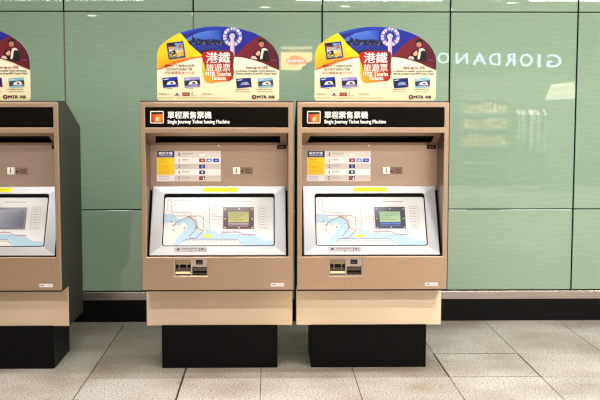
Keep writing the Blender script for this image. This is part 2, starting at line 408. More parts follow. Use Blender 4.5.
    mb.build('coin_label', PRINT, root, weld=False)
    # console -------------------------------------------------------------------
    d0, z0, d1, z1 = D, zb, .012, .770
    sl = Vector((0, d0-d1, z0-z1)).normalized(); cn = Vector((0, -sl.z, sl.y))
    CO = Sheet((0, d0, z0), cn)
    def cuv(p): return p.x, (p-Vector((0, d0, z0))).dot(sl)
    def c3(u, v, off=0): return Vector((0, d0, z0))+Vector((u, 0, 0))+sl*v+cn*off
    tl_, tr_, bl_, br_ = [cuv(CO.p(*q)) for q in ((164, 193.6), (274.6, 193.6), (162.2, 246), (274.4, 246))]
    u0 = (tl_[0]+bl_[0])/2; u1 = (tr_[0]+br_[0])/2; v1 = (tl_[1]+tr_[1])/2; v0 = (bl_[1]+br_[1])/2
    vt, vb = -.002, -math.hypot(d0-d1, z0-z1)
    def rloop(u0, v0, u1, v1, r, n=5):
        pts = []
        for cx_, cy_, a0 in ((u1-r, v1-r, 0), (u0+r, v1-r, 90), (u0+r, v0+r, 180), (u1-r, v0+r, 270)):
            pts.append([(cx_+r*math.cos(math.radians(a0+90*i/n)), cy_+r*math.sin(math.radians(a0+90*i/n))) for i in range(n+1)])
        return pts
    inn = rloop(u0, v0, u1, v1, .016); out = [(.431, vt), (-.431, vt), (-.431, vb), (.431, vb)]
    mb = MB()
    for i in range(4):
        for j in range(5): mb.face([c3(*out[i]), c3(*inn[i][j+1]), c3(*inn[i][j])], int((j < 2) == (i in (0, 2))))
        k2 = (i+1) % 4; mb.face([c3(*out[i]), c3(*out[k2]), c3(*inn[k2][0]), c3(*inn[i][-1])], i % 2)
        mb.face([c3(*out[i]), c3(*out[k2]), c3(*out[k2], -.02), c3(*out[i], -.02)])
    flat = [p for l in inn for p in l]
    for i in range(len(flat)): mb.face([c3(*flat[i]), c3(*flat[(i+1) % len(flat)]), c3(*flat[(i+1) % len(flat)], -.004), c3(*flat[i], -.004)])
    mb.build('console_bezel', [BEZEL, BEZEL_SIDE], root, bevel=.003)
    # black gasket just inside the window
    in2 = [p for l in rloop(u0+.006, v0+.006, u1-.006, v1-.024, .012) for p in l]
    mb = MB()
    for i in range(len(flat)):
        k2 = (i+1) % len(flat)
        mb.face([c3(*flat[i], -.003), c3(*flat[k2], -.003), c3(*in2[k2], -.005), c3(*in2[i], -.005)])
    mb.build('gasket', BLACK, root)
    # map -------------------------------------------------------------------------
    MP = Sheet(c3(0, 0, -.007), cn, .0003); mb = MB()
    mb.face([c3(u0, v0, -.007), c3(u1, v0, -.007), c3(u1, v1, -.007), c3(u0, v1, -.007)], 0, c('#f9f8f9'), cn)
    def M(l): return Q(l, 157, 184, 4.615)
    sea = c('#c6e2f4'); land = c('#f6f2ee'); land2 = c('#faf7f3')
    MP.poly(mb, M([(31, 138), (78, 138), (92, 158), (118, 160), (148, 148), (172, 162), (184, 180), (184, 215), (215, 225), (240, 210), (262, 218), (262, 212), (288, 232), (300, 225), (300, 215), (330, 228), (440, 232), (470, 250), (492, 262), (535, 262), (535, 283), (405, 283), (380, 254), (150, 254), (100, 283), (72, 283), (95, 240), (60, 190), (31, 185)]), sea, 1)
    MP.poly(mb, M([(31, 185), (75, 175), (100, 195), (128, 178), (140, 195), (118, 225), (100, 240), (72, 283), (31, 283)]), land, 2)
    MP.poly(mb, M([(100, 283), (150, 256), (380, 256), (400, 283)]), land, 2)
    MP.poly(mb, M([(240, 82), (262, 82), (300, 62), (300, 75), (262, 118), (240, 118)]), c('#d9ebf5'), 1)
    def ln(l, w, col): MP.line(mb, M(l), w, c(col), 4)
    ln([(50, 122), (50, 80), (60, 70), (68, 80), (68, 130), (155, 133), (160, 142)], .55, '#dba3a6')
    ln([(82, 148), (200, 148), (215, 160), (215, 200), (235, 218)], .6, '#c98a80')
    ln([(78, 195), (88, 178), (145, 152), (178, 172), (184, 205), (150, 242)], .8, '#b0a294')
    ln([(70, 192), (86, 186)], .6, '#909098'); ln([(140, 150), (152, 150), (180, 176), (180, 200), (215, 215), (180, 250), (150, 252)], .6, '#c9665c')
    ln([(150, 148), (172, 152), (190, 178), (186, 205)], .5, '#d8a06a')
    ln([(242, 82), (242, 215)], .6, '#bccbe6'); ln([(242, 120), (300, 120)], .4, '#c8cfc6'); ln([(262, 150), (300, 150), (300, 250)], .5, '#cdb5cf')
    ln([(300, 222), (380, 222), (395, 233), (455, 235)], .7, '#c77a92'); ln([(130, 255), (370, 255), (395, 276)], .7, '#8f9fc4')
    ln([(130, 90), (200, 62)], .4, '#c3d4ea')
    for x in range(120, 360, 21): MP.greek(mb, 157+x/4.615, 184+262/4.615, 157+(x+15)/4.615, .6, c('#9ba0ac'), 4, seed=x)
    for i, (x, y) in enumerate(((60, 105), (75, 95), (120, 140), (215, 130), (222, 170), (222, 185), (255, 140), (255, 165), (275, 180), (280, 165), (160, 185), (165, 205), (190, 215), (228, 200), (262, 95), (320, 216), (350, 216), (372, 240), (420, 240))): MP.greek(mb, 157+x/4.615, 184+y/4.615, 157+(x+14)/4.615, .5, c('#b9b4b4'), 5, seed=i)
    for x, y in ((66, 175), (76, 214), (126, 202)): MP.ell(mb, 157+x/4.615, 184+y/4.615, .8, .8, c('#8a8788'), 5)
    MP.greek(mb, 157+342/4.615, 184+82/4.615, 157+440/4.615, .8, c('#a8a2a0'), 4, seed=77); MP.greek(mb, 157+80/4.615, 184+76/4.615, 157+150/4.615, .6, c('#c9c2c0'), 4, seed=78)
    b_ = M([(470, 105), (508, 105), (508, 207), (470, 207), (470, 105)]); MP.line(mb, b_, .4, c('#cfc8c5'), 4)
    for i in range(8): MP.greek(mb, 157+479/4.615, 184+(115+i*12)/4.615, 157+500/4.615, .7, c('#b3abab'), 4, seed=i); MP.rect(mb, 157+473/4.615, 184+(113+i*12)/4.615, 157+476/4.615, 184+(116+i*12)/4.615, c('#d08888'), 4)
    MP.rect(mb, 157+212/4.615, 184+234/4.615, 157+252/4.615, 184+247/4.615, c('#f6e84c'), 5)
    mp = mb.build('map_panel', GLOSS, root, weld=False)
    # stickers on the bezel ---------------------------------------------------------
    mb = MB(); CO.rect(mb, 202.7, 187.5, 237, 191.9, c('#fff01a'), 1); CO.greek(mb, 206, 189.2, 233, .8, c('#c9a81a'), 2); CO.greek(mb, 209, 190.7, 230, .6, c('#c9a81a'), 2, seed=3)
    mb.build('warning_sticker', PRINT_BRIGHT, root, weld=False)
    mb = MB(); CO.rect(mb, 174.2, 247.4, 207, 252, c('#bdb5b9'), 1); CO.poly(mb, [(177, 248.7), (179.6, 248.4), (179.2, 250.2), (176.8, 250.4)], c('#2b2428'), 2); CO.poly(mb, [(189.6, 251.9), (190.3, 250.3), (191.2, 251.9)], c('#4a4348'), 2)
    CO.greek(mb, 182, 248.6, 198, .7, c('#857d85'), 2); CO.rect(mb, 199.3, 248, 200, 251.2, c('#6d656c'), 2); CO.rect(mb, 201.4, 248.2, 203, 250, c('#575058'), 2); CO.rect(mb, 204.6, 248.4, 205.2, 251, c('#6d656c'), 2)
    mb.build('guide_strip', PRINT, root, weld=False)
    # ticket and change tray ---------------------------------------------------------
    px = lambda u: FR.p(165+u/10, 260).x; pz = lambda v: FR.p(190, 242+v/10).z
    X = [cx0, px(102), px(256), px(272), px(308), px(378), px(418), cx1]; Z = [cz0, pz(333), pz(250), pz(228), pz(180), cz1]
    hs = {(1, 1), (1, 2), (1, 3), (4, 3), (3, 1), (4, 1), (5, 1)}
    plate(X, Z, hs, .002, .010).build('tray_frame', GREYPL, root, bevel=.001)
    mb = MB()
    def cavity(x0, x1, z0_, z1_, d=.05):
        mb.face([(x0, .004, z0_), (x0, .004, z1_), (x0, d, z1_), (x0, d, z0_)]); mb.face([(x1, .004, z0_), (x1, .004, z1_), (x1, d, z1_), (x1, d, z0_)])
        mb.face([(x0, .004, z1_), (x1, .004, z1_), (x1, d, z1_), (x0, d, z1_)]); mb.face([(x0, .004, z0_), (x1, .004, z0_), (x1, d, z0_), (x0, d, z0_)])
        mb.face([(x0, d, z0_), (x1, d, z0_), (x1, d, z1_), (x0, d, z1_)])
    cavity(X[1], X[2], Z[1], Z[4]); cavity(X[3], X[6], Z[1], Z[2]); cavity(X[4], X[5], Z[3], Z[4], .02)
    mb.build('tray_cavity', mat('tray_dark', '#1d1310', .5), root)
    mb = MB(); mb.box(X[1]+.002, X[2]-.002, .006, .012, pz(226), Z[4], 0); mb.build('tray_flap', mat('flap_beige', '#8d7859', .4, .3), root)
    mb = MB(); mb.box(X[1]+.001, X[2]-.001, .003, .03, pz(322), pz(300)); mb.build('tray_lip', CREAM, root, bevel=.002)
    mb = MB(); mb.box(X[1]+.001, X[2]-.001, .02, .022, pz(296), pz(262)); mb.box(X[3]+.003, X[6]-.003, .012, .02, pz(292), pz(256)); mb.box(X[3]+.003, X[6]-.003, .008, .02, pz(322), pz(315)); mb.box(X[4]+.005, X[5]-.005, .012, .014, pz(222), pz(205)); mb.build('tray_insert', mat('insert_brown', '#4d3b32', .4), root)
    for u in (142, 218):
        mb = MB(); mb.box(px(u)-.004, px(u)+.004, .004, .02, pz(288), pz(226)); mb.build('tray_post', CLEAR, root, bevel=.001)
    # labels, lower panel, plinth --------------------------------------------------------
    mb = MB(); FR.rect(mb, 271, 283.1, 284, 286.4, c('#f3eeec'), 1); FR.greek(mb, 272, 284.7, 276, 1, c('#8a7b8c'), 2); FR.greek(mb, 278, 284.7, 283, .8, c('#cfc4c4'), 2, seed=3)
    mb.build('serial_label', PRINT, root, weld=False)
    mb = MB(); mb.box(-W-.001, W+.001, .193, .209, .280, .541)
    mb.build('lower_panel', LOWER, root, bevel=.004)
    mb = MB(); mb.box(-W+.001, W-.001, .001, .19, .5425, .5495); mb.build('overhang_shadow', BLACK, root)  # solid black strip painted in for the shade under the body's overhang
    mb = MB(); mb.box(-.377, .377, .184, .67, 0, .284)
    mb.build('plinth', PLINTH, root, bevel=.003)
    return root, mp, CO, MP, c3

m_mid, map_mid, CO, MP, c3 = machine()
m_right = copy_tree(m_mid); m_right.location.x = X0+.973
m_left = copy_tree(m_mid); m_left.location.x = X0-1.453
m_mid['label'] = 'middle of the three steel ticket machines, its small display framed in maroon'
m_right['label'] = 'rightmost steel ticket machine, its small display framed in dark blue'
m_left['label'] = 'steel ticket machine cut off by the left edge, dark grey side showing'

def display(parent, border, screen, ink, strip, glare=None, dots='#d8cf8e'):
    root = parent
    mb = MB()
    def r(x0, y0, x1, y1, col, l): MP.rect(mb, x0, y0, x1, y1, col, l)
    r(222.9, 206.9, 254.1, 229.3, c('#efe9e6'), 6); r(223.2, 207.2, 253.9, 229, c(border), 7)
    o = mb.build('display_frame', GLOSS, root, weld=False)
    mb = MB()
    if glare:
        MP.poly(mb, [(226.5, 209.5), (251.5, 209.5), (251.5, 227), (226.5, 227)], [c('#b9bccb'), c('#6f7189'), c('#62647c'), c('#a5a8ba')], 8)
    else:
        r(228.2, 212, 248.8, 222.4, c(screen), 8)
        for i in range(4): MP.greek(mb, 229.4, 213.8+i*2.1, 246.5-(i*31) % 9, .75, c(ink), 9, seed=i+3)
        MP.greek(mb, 228.4, 224, 248.8, 1.5, c(strip), 9, gap=.25, seed=5); MP.greek(mb, 228.6, 226.2, 248.6, .8, c(strip), 9, gap=.5, seed=6)
        for x, y in ((225.2, 209.2), (239, 209.2), (252.2, 209.2), (225.2, 219), (252.2, 219), (225.2, 227.7), (239, 227.7), (252.2, 227.7)):
            MP.rect(mb, x-.55, y-.55, x+.55, y+.55, c(dots), 9)
    mb.build('display_screen', LIT if not glare else GLOSS, o, weld=False)
def child(root, n): return [o for o in root.children if o.name.split('.')[0] == n][0]
display(child(m_mid, 'map_panel'), '#5a2836', '#a3a264', '#6c6c38', '#a08a9c')
display(child(m_right, 'map_panel'), '#232a4e', '#8da886', '#647e62', '#3d63b8', dots='#9aa0ae')
display(child(m_left, 'map_panel'), '#8a8698', '#8a8aa0', '#777788', '#777788', glare=True)

# ================================================================== ADVERTISING BOARDS
def board():
    root = thing('advertising_board', 'x', 'sign', (X0, Y0, 0), 'arched advertising boards on the ticket machines')
    BD = .05; zb = 1.7385
    S = Sheet((0, BD, 0), (0, -1, 0), .0005); ox, oy, k = 154, 22, 4.615
    G = lambda l: Q(l, ox, oy, k)
    outline = [(22, 360.5), (15, 353), (13.5, 215), (14, 150), (19, 128), (30, 108), (60, 84), (90, 64), (119, 50), (160, 37), (205, 27.5), (250, 22), (290, 20.5), (330, 22), (375, 27), (420, 37), (455, 48), (490, 64), (520, 83), (545, 106), (563, 132), (573, 155), (577, 175), (577.5, 222), (577.5, 348), (574, 357), (568, 360.5)]
    ol = G(outline)
    mb = MB(); fr = [S.p(*q) for q in ol]; bk = [p+Vector((0, .008, 0)) for p in fr]
    mn = min(p.z for p in fr)
    dz = zb-mn
    for p in fr+bk:                        # board stands on the machine's top
        if p.z < mn+.004: p.z += dz
    cr = c('#efe6c6')
    mb.face(fr, 0, [c('#f7f1dc') if p.z > 1.80 else c('#efe6c4') for p in fr], S.n); mb.face(bk, 0, cr, -S.n)
    for i in range(len(fr)): mb.face([fr[i], fr[(i+1) % len(fr)], bk[(i+1) % len(fr)], bk[i]], 0, c('#d8cfae'))
    # colour fields
    S.poly(mb, G(outline[2:9]+[(132, 62), (160, 95), (195, 130), (222, 152), (222, 158)]+[(170, 163), (110, 176), (60, 194)]), [c('#f2b41c')]+[c('#fad012')]*5+[c('#ffe012')]*5+[c('#fccc12')]*2+[c('#f6b41c')]*2, 1)
    S.poly(mb, G([(13.5, 217), (60, 194), (110, 176), (170, 163), (222, 158), (222, 162), (170, 172), (110, 190), (60, 210), (13.5, 222)]), c('#e8873a'), 2)
    blue = outline[8:18]+[(455, 88), (420, 118), (395, 150), (372, 162), (365, 170), (240, 170), (222, 152), (195, 130), (160, 95), (132, 62)]
    S.poly(mb, G(blue), [c('#4a74c8')]*3+[c('#2b51bd')]*4+[c('#1a36a8')]*3+[c('#1c2c9c')]*10, 1)
    S.poly(mb, G([(145, 78), (200, 52), (250, 40), (310, 36), (310, 95), (158, 92)]), [c('#5b86cf'), c('#7ea2dc'), c('#5f8ad4'), c('#2e55bc'), c('#3a5cba'), c('#6f92d2')], 2)
    sk = [(156, 92)]; rnd = random.Random(3); x = 158
    while x < 318:
        h = rnd.uniform(6, 20)+(16 if 172 < x < 184 else 0); w_ = rnd.uniform(5, 10); sk += [(x, 96-h), (x+w_, 96-h)]; x += w_+1
    sk += [(330, 100), (330, 106), (168, 106)]
    S.poly(mb, G(sk), c('#1c2a5c'), 3)
    for i in range(26): xx = rnd.uniform(170, 312); yy = rnd.uniform(90, 104); S.rect(mb, ox+xx/k, oy+yy/k, ox+(xx+4)/k, oy+(yy+2.5)/k, c(rnd.choice(['#8fa0cc', '#c9b9c4', '#5a6cb0'])), 4)
    S.poly(mb, G([(168, 106), (320, 106), (330, 150), (225, 152), (195, 130)]), [c('#3b4fae'), c('#2a3c9e'), c('#1c2a86'), c('#26317c'), c('#34469e')], 3)
    S.poly(mb, G([(215, 140), (235, 130), (258, 126), (285, 130), (300, 140), (300, 150), (220, 152)]), c('#1a2030'), 4)
    # wheel of light
    S.ring(mb, ox+362/k, oy+68/k, 25/k, 44/k, [c(h) for h in ('#b9c2e4', '#e8dfe6', '#c8a0b8', '#d8d6ea', '#9aa8dc', '#8390cc', '#e2d3de', '#b890b0', '#cfd2e8', '#8391cf')], 3, n=36)
    S.ring(mb, ox+362/k, oy+66/k, 22/k, 30/k, [c(h) for h in ('#1f2f8e', '#6f84cc', '#283a9a', '#a890b8')], 4, n=30)
    S.ell(mb, ox+361/k, oy+66/k, 13/k, 14/k, c('#c9c4dc'), 4); S.poly(mb, G([(354, 62), (370, 62), (372, 165), (352, 160)]), [c('#dcd6e2'), c('#b9b4d0'), c('#d6a8ae'), c('#f0dcd8')], 5)
    mar = outline[17:24]+[(540, 207), (500, 188), (450, 172), (405, 163), (372, 160), (395, 135), (420, 108), (455, 82)]
    S.poly(mb, G(mar), [c('#7a1640')]*3+[c('#5a1038')]*4+[c('#8a1430')]*4+[c('#8e1a34')]*4, 2)
    S.poly(mb, G([(372, 160), (405, 163), (450, 172), (500, 188), (540, 207), (577.5, 222), (577.5, 215), (545, 192), (500, 176), (450, 162), (410, 154)]), c('#7d0d22'), 3)
    g_ = c('#b3a68c')
    for a0, a1, y in ((22, 60, 330), (24, 72, 335), (222, 262, 330), (222, 270, 335), (22, 90, 350), (105, 205, 350), (210, 330, 350), (62, 84, 308), (160, 182, 308), (376, 438, 312), (470, 545, 312), (374, 445, 322), (478, 548, 322)): S.greek(mb, ox+a0/k, oy+y/k, ox+a1/k, .55, g_ if y > 325 else c('#7d7066'), 3, seed=a0)
    bd = mb.build('printed_board', PRINT, root, weld=False)
    # picture of a visitor among flowers, in a blue frame
    mb = MB(); S.poly(mb, G([(57, 97), (135, 88), (147, 163), (68, 173)]), c('#1c3f9e'), 5)
    S.poly(mb, G([(65, 103), (130, 95.5), (140, 157), (74, 166)]), [c('#a8c6e6'), c('#6ba4e0'), c('#e2d888'), c('#d6c870')], 6)
    S.poly(mb, G([(68, 140), (98, 128), (120, 133), (136, 128), (140, 157), (74, 166)]), [c('#e4c840'), c('#e9ddb0'), c('#f0e4a0'), c('#d0b860'), c('#c8b050'), c('#8aa06a')], 7)
    for i in range(40): xx = rnd.uniform(74, 136); yy = rnd.uniform(132, 160); S.rect(mb, ox+xx/k, oy+yy/k, ox+(xx+4)/k, oy+(yy+4)/k, c(rnd.choice(['#f4f0e0', '#f0c020', '#6a5a30', '#d8a0a0', '#4c6cae'])), 8)
    S.ell(mb, ox+82/k, oy+119/k, 11/k, 11/k, c('#d9a58c'), 8); S.poly(mb, G([(64, 104), (76, 96), (94, 99), (97, 107), (108, 110), (92, 114), (68, 114)]), c('#231c22'), 9); S.rect(mb, ox+68/k, oy+110/k, ox+92/k, oy+113/k, c('#a5262c'), 10)
    S.poly(mb, G([(115, 100), (124, 99), (130, 118), (112, 122)]), c('#c8793c'), 8); S.poly(mb, G([(70, 130), (98, 128), (102, 150), (74, 154)]), c('#e8e6ea'), 7)
    mb.build('framed_picture', PRINT, root, weld=False)
    # couple in dark clothes
    mb = MB()
    S.poly(mb, G([(448, 166), (458, 150), (468, 135), (482, 128), (495, 130), (500, 118), (512, 116), (526, 124), (532, 150), (530, 182), (505, 180), (470, 172)]), c('#17131a'), 5)
    S.ell(mb, ox+496/k, oy+101/k, 12/k, 15/k, c('#c98d74'), 6); S.poly(mb, G([(481, 100), (480, 88), (488, 79), (502, 78), (513, 84), (514, 100), (508, 104), (505, 92), (490, 92)]), c('#15100f'), 7)
    S.ell(mb, ox+479/k, oy+143/k, 11/k, 13/k, c('#e3b59c'), 7); S.poly(mb, G([(466, 150), (467, 134), (478, 127), (490, 130), (480, 134), (472, 142)]), c('#2a1a18'), 8)
    S.poly(mb, G([(498, 124), (508, 120), (520, 124), (526, 134), (516, 130), (506, 134), (500, 170), (490, 172), (492, 150)]), c('#ece2d8'), 8)
    S.poly(mb, G([(446, 166), (456, 156), (470, 160), (476, 172), (462, 172)]), c('#e8c8c0'), 7)
    S.rect(mb, ox+540/k, oy+172/k, ox+566/k, oy+181/k, c('#8a3468'), 4)
    mb.build('couple_picture', PRINT, root, weld=False)
    # title emblem
    mb = MB()
    S.poly(mb, G([(222, 225), (232, 265), (245, 275), (240, 215), (224, 160)]), c('#c8d23a'), 5)
    bl = [(220, 150), (226, 141), (240, 136), (262, 131), (290, 134), (320, 132), (350, 131), (365, 140), (370, 156), (368, 175), (366, 200), (369, 232), (364, 262), (350, 272), (320, 273), (290, 276), (258, 281), (240, 276), (232, 262), (234, 240), (236, 215), (230, 190), (222, 168)]
    def blc(x, y):
        a = max(0, min(1, (y-195)/60)); b_ = max(0, min(1, (360-x)/100))
        r1 = Vector(c('#8c1024')[:3]).lerp(Vector(c('#c41420')[:3]), b_); r2 = Vector(c('#b81c18')[:3]).lerp(Vector(c('#f7b414')[:3]), b_)
        return (*r1.lerp(r2, a), 1)
    cen = (300, 205)
    for i in range(len(bl)):
        p, q = bl[i], bl[(i+1) % len(bl)]
        for a0, a1 in ((0, .25), (.25, .5), (.5, .75), (.75, 1)):
            mix = lambda z, t: (z[0]*(1-t)+cen[0]*t, z[1]*(1-t)+cen[1]*t)
            qd = [mix(p, a0), mix(q, a0), mix(q, a1), mix(p, a1)]
            if a1 == 1: qd = qd[:3]
            S.poly(mb, G(qd), [blc(*z) for z in qd], 6)
    em = mb.build('title_emblem', PRINT, root, weld=False)
    mb = MB(); wh = c('#fffdf6'); k_ = k
    S.text(mb, '港鐵', ox+241/k, oy+140/k, ox+350/k, oy+189/k, wh, 8, bold=.012)
    S.text(mb, '旅遊票', ox+240/k, oy+192/k, ox+352/k, oy+228/k, c('#fdf3ea'), 8, bold=.006)
    S.text(mb, 'MTR Tourist', ox+239/k, oy+230/k, ox+355/k, oy+249/k, wh, 8, bold=.009); S.text(mb, 'Tickets', ox+264/k, oy+250/k, ox+332/k, oy+268/k, wh, 8, bold=.009)
    mb.build('title_lettering', PRINT, em, weld=False)
    # small print
    mb = MB()
    S.text(mb, '購買以下港鐵旅遊票*，', ox+50/k, oy+196/k, ox+198/k, oy+208/k, c('#2e2222'), 4, bold=0); S.text(mb, '送您熱門景點門票', ox+56/k, oy+212/k, ox+178/k, oy+224/k, c('#2e2222'), 4, bold=0)
    S.text(mb, '折扣優惠高達六七折！', ox+49/k, oy+228/k, ox+192/k, oy+241/k, c('#b02030'), 4, bold=0)
    S.text(mb, 'Save up to 33%', ox+425/k, oy+204/k, ox+525/k, oy+219/k, c('#a82838'), 4, bold=.012)
    S.text(mb, 'on admission to popular tourist attractions', ox+376/k, oy+221/k, ox+560/k, oy+232/k, c('#5a4a44'), 4, bold=.006); S.text(mb, 'with the purchase of any MTR Tourist Ticket*', ox+378/k, oy+233/k, ox+568/k, oy+245/k, c('#5a4a44'), 4, bold=.006)
    mb.build('slogan_lettering', PRINT, root, weld=False)
    mb = MB()
    S.rect(mb, ox+131/k, oy+325/k, ox+165/k, oy+341/k, c('#9c1c1e'), 3); S.greek(mb, ox+135/k, oy+333/k, ox+161/k, 1.2, c('#d8a070'), 4); S.poly(mb, G([(98, 336), (106, 326), (114, 336)]), c('#3a4a9c'), 3); S.greek(mb, ox+92/k, oy+339/k, ox+122/k, .6, c('#b84048'), 3); S.poly(mb, G([(174, 338), (174, 322), (178, 320), (178, 338)]), c('#9aa4c4'), 3); S.greek(mb, ox+174/k, oy+340/k, ox+196/k, .5, c('#9aa4a4'), 3)
    mb.build('sponsor_logo', PRINT, root, weld=False)
    # four ticket pictures
    def card(quad, base, hi, mid, land):
        mb = MB(); q = G(quad); S.poly(mb, q, c(base), 5)
        def at(u, v):
            (ax, ay), (bx, by), (cx, cy), (dx, dy) = q
            return ((ax*(1-u)+bx*u)*(1-v)+(dx*(1-u)+cx*u)*v, (ay*(1-u)+by*u)*(1-v)+(dy*(1-u)+cy*u)*v)
        S.poly(mb, [at(0, .32), at(1, .28), at(1, .78), at(0, .80)], c(land), 6)
        S.poly(mb, [at(.24, .72), at(.34, .46), at(.55, .38), at(.78, .42), at(.86, .74)], c(hi), 7)
        S.poly(mb, [at(.5, .66), at(.52, .48), at(.66, .5), at(.7, .68)], c(mid), 8); S.poly(mb, [at(.08, .14), at(.4, .12), at(.4, .19), at(.08, .21)], c('#dfe6f2'), 7); S.poly(mb, [at(.82, .82), at(.93, .81), at(.93, .92), at(.82, .93)], c('#c05060'), 7)
        mb.build('ticket_picture', PRINT, root, weld=False)
    card([(38, 258), (108, 252), (113, 298), (43, 304)], '#2447b4', '#e2e2ea', '#7a4a3c', '#1a2450'); card([(138, 257), (211, 252), (214, 298), (143, 304)], '#a9a2d4', '#e4dfe6', '#5a3a34', '#3a3c5e')
    card([(378, 262), (447, 257), (451, 300), (383, 306)], '#232a86', '#8aa8dc', '#d0b060', '#1c2268'); card([(478, 261), (548, 256), (552, 299), (483, 305)], '#9ac6d6', '#f0eaf0', '#a04858', '#4c5a6c')
    # company logo
    mb = MB(); S.ell(mb, ox+462/k, oy+346/k, 11/k, 10/k, c('#8c1226'), 4)
    S.rect(mb, ox+461/k, oy+341/k, ox+463/k, oy+351/k, c('#f4e8e0'), 5); S.rect(mb, ox+457/k, oy+345/k, ox+467/k, oy+347/k, c('#f4e8e0'), 5)
    S.text(mb, 'MTR', ox+476/k, oy+339/k, ox+520/k, oy+353/k, c('#2c2440'), 4, bold=.02); S.text(mb, '港鐵', ox+527/k, oy+339/k, ox+556/k, oy+353/k, c('#2c2440'), 4, bold=.01)
    mb.build('company_logo', PRINT, root, weld=False)
    return root
b_mid = board()
b_right = copy_tree(b_mid); b_right.location.x = X0+.973+.008
b_left = copy_tree(b_mid); b_left.location.x = X0-1.545
b_mid['label'] = 'arched ticket advertisement standing on top of the middle ticket machine'
b_right['label'] = 'arched ticket advertisement standing on top of the rightmost ticket machine'
b_left['label'] = 'arched ticket advertisement on the left machine, cut by the photo edge'

# ================================================================== ACROSS THE HALL (seen in the glass)
YS = -3.0
DW = mat('far_wall_paint', '#8b8675', .7)
mb = MB(); sx0, sx1 = 2.35, 8.2
mb.box(GX0, sx0, YS-.15, YS, 0, 3.4); mb.box(sx0, sx1, YS-.15, YS, 2.32, 3.4); mb.box(sx1, GX1, YS-.15, YS, 0, 3.4)
tag(mb.build('wall_front', DW), kind='structure')
mb = MB(); mb.box(sx0-.1, sx1+.1, -6.6, -6.5, 0, 3.4); mb.box(sx0-.1, sx0, -6.5, YS-.15, 0, 3.4); mb.box(sx1, sx1+.1, -6.5, YS-.15, 0, 3.4)
tag(mb.build('wall_shop', mat('shop_wall_paint', '#5d5848', .6)), kind='structure')

class Back(Sheet):                         # a flat face seen mirrored in the glass wall
    def __init__(s, y): s.y = y; s.n = Vector((0, 1, 0)); s.step = .002
    def p(s, px, py, layer=0): return mirrored(px, py, s.y)+s.n*(s.step*layer)
B = Back(YS)
SIGN = mat('sign_glow', '#cfe2ff', .5, emit=9)
t = thing('shop_sign', 'glowing white letters of a shop name, reflected in the green glass wall at right', 'sign', (0, 0, 0))
ends = [(547, 561.2), (537.8, 540.2), (520, 532.3), (505, 515), (489, 500), (473, 486), (456, 467.6), (437.4, 449.2)]
for ch, (xa, xb) in zip('GIORDANO', ends):
    f_ = (xa-437)/110; y0_, y1_ = 52.6+f_*1.7, 63.4+f_*4.0
    mb = MB(); B.text(mb, ch, xb, y0_, xa, y1_, (1, 1, 1, 1), 5, bold=.02); mb.build('letter', SIGN, t, weld=False)
# orange leaf lightbox
t = thing('light_box', 'glowing cream light box with an orange leaf, reflected in the glass between two advertising boards', 'sign', (0, 0, 0))
mb = MB(); B2 = Back(YS+.1); a = B2.p(280.8, 52.2); b = B2.p(312, 69.8)
mb.box(a.x, b.x, YS-.004, YS+.1, b.z, a.z, 0, c('#ffdb90')); mb.build('box', mat('box_glow', attr=True, emit=9), t)
mb = MB(); Z_ = lambda l: [(278+x/13.34, 45+y/13.34) for x, y in l]
B2.poly(mb, Z_([(105, 190), (120, 178), (155, 175), (170, 152), (200, 143), (260, 148), (320, 168), (370, 200), (405, 240), (422, 265), (400, 262), (350, 250), (290, 252), (240, 265), (185, 268), (140, 255), (112, 222)]), c('#ff6408'), 1)
mb.build('leaf_emblem', mat('leaf_glow', attr=True, emit=9), t, weld=False)
mb = MB(); B2.rect(mb, 287.8, 59.4, 289.8, 62.4, (1, 1, 1, 1), 2); mb.build('leaf_mark', SIGN, t, weld=False); mb = MB(); B2.greek(mb, 291.4, 61, 304, 2.2, (1, 1, 1, 1), 2, gap=.3); mb.build('leaf_lettering', SIGN, t, weld=False)
mb = MB(); mb.box(B2.p(281, 48).x, B2.p(312, 48).x, YS-.004, YS+.08, B2.p(300, 48.6).z, B2.p(300, 46.4).z); tag(mb.build('light_strip', mat('strip_glow', '#e8dcae', emit=5)), 'thin cream light strip above the reflected orange leaf light box', 'light')

# shelves of folded clothes and a hanging rail in the shop
def vis(px, py, y): return mirrored(px, py, y)
yS = -6.1
a = vis(464, 98, yS); b = vis(507, 128, yS)
t = thing('clothes_shelf', 'shelving of the shop across the hall, seen only as a faint reflection', 'shelf', (0, 0, 0))
mb = MB()
for z in (a.z, (a.z+b.z)/2+.0, b.z, b.z-.38, b.z-.76): mb.box(a.x-.03, b.x+.03, yS-.35, yS+.02, z-.03, z)
mb.box(a.x-.06, a.x-.03, yS-.35, yS+.02, 0, a.z+.1); mb.box(b.x+.03, b.x+.06, yS-.35, yS+.02, 0, a.z+.1)
mb.build('shelf_frame', mat('shelf_white', '#978f7e', .5), t)
cols = ['#f0e6c8', '#e8b040', '#e88848', '#e8ddd8', '#d8a0a0', '#f4ecd8', '#c8c090', '#d86850']
FOLD = mat('folded_cloth', rough=.8, attr=True)
mc = None
for r_, z in enumerate(((a.z+b.z)/2, b.z, b.z-.38)):
    n = 9
    for i in range(n):
        xx = a.x+(b.x-a.x)*i/n
        mb = MB(); h = random.uniform(.15, .26)
        for q in range(5): mb.box(xx+.008, xx+(b.x-a.x)/n-.008, yS-.28, yS, z+h*q/5+.001, z+h*(q+1)/5-.004, 0, c(random.choice(cols)))
        tag(mb.build('folded_clothes', FOLD, bevel=.004), 'stack of folded clothes on the reflected shop shelves', 'clothes', 'folded clothes on the shop shelves')
t = thing('shop_poster', 'tall white panel in the shop across the hall, seen as a faint pale reflection', 'poster', (0, 0, 0))
mb = MB(); yP = -4.6; BP = Back(yP)
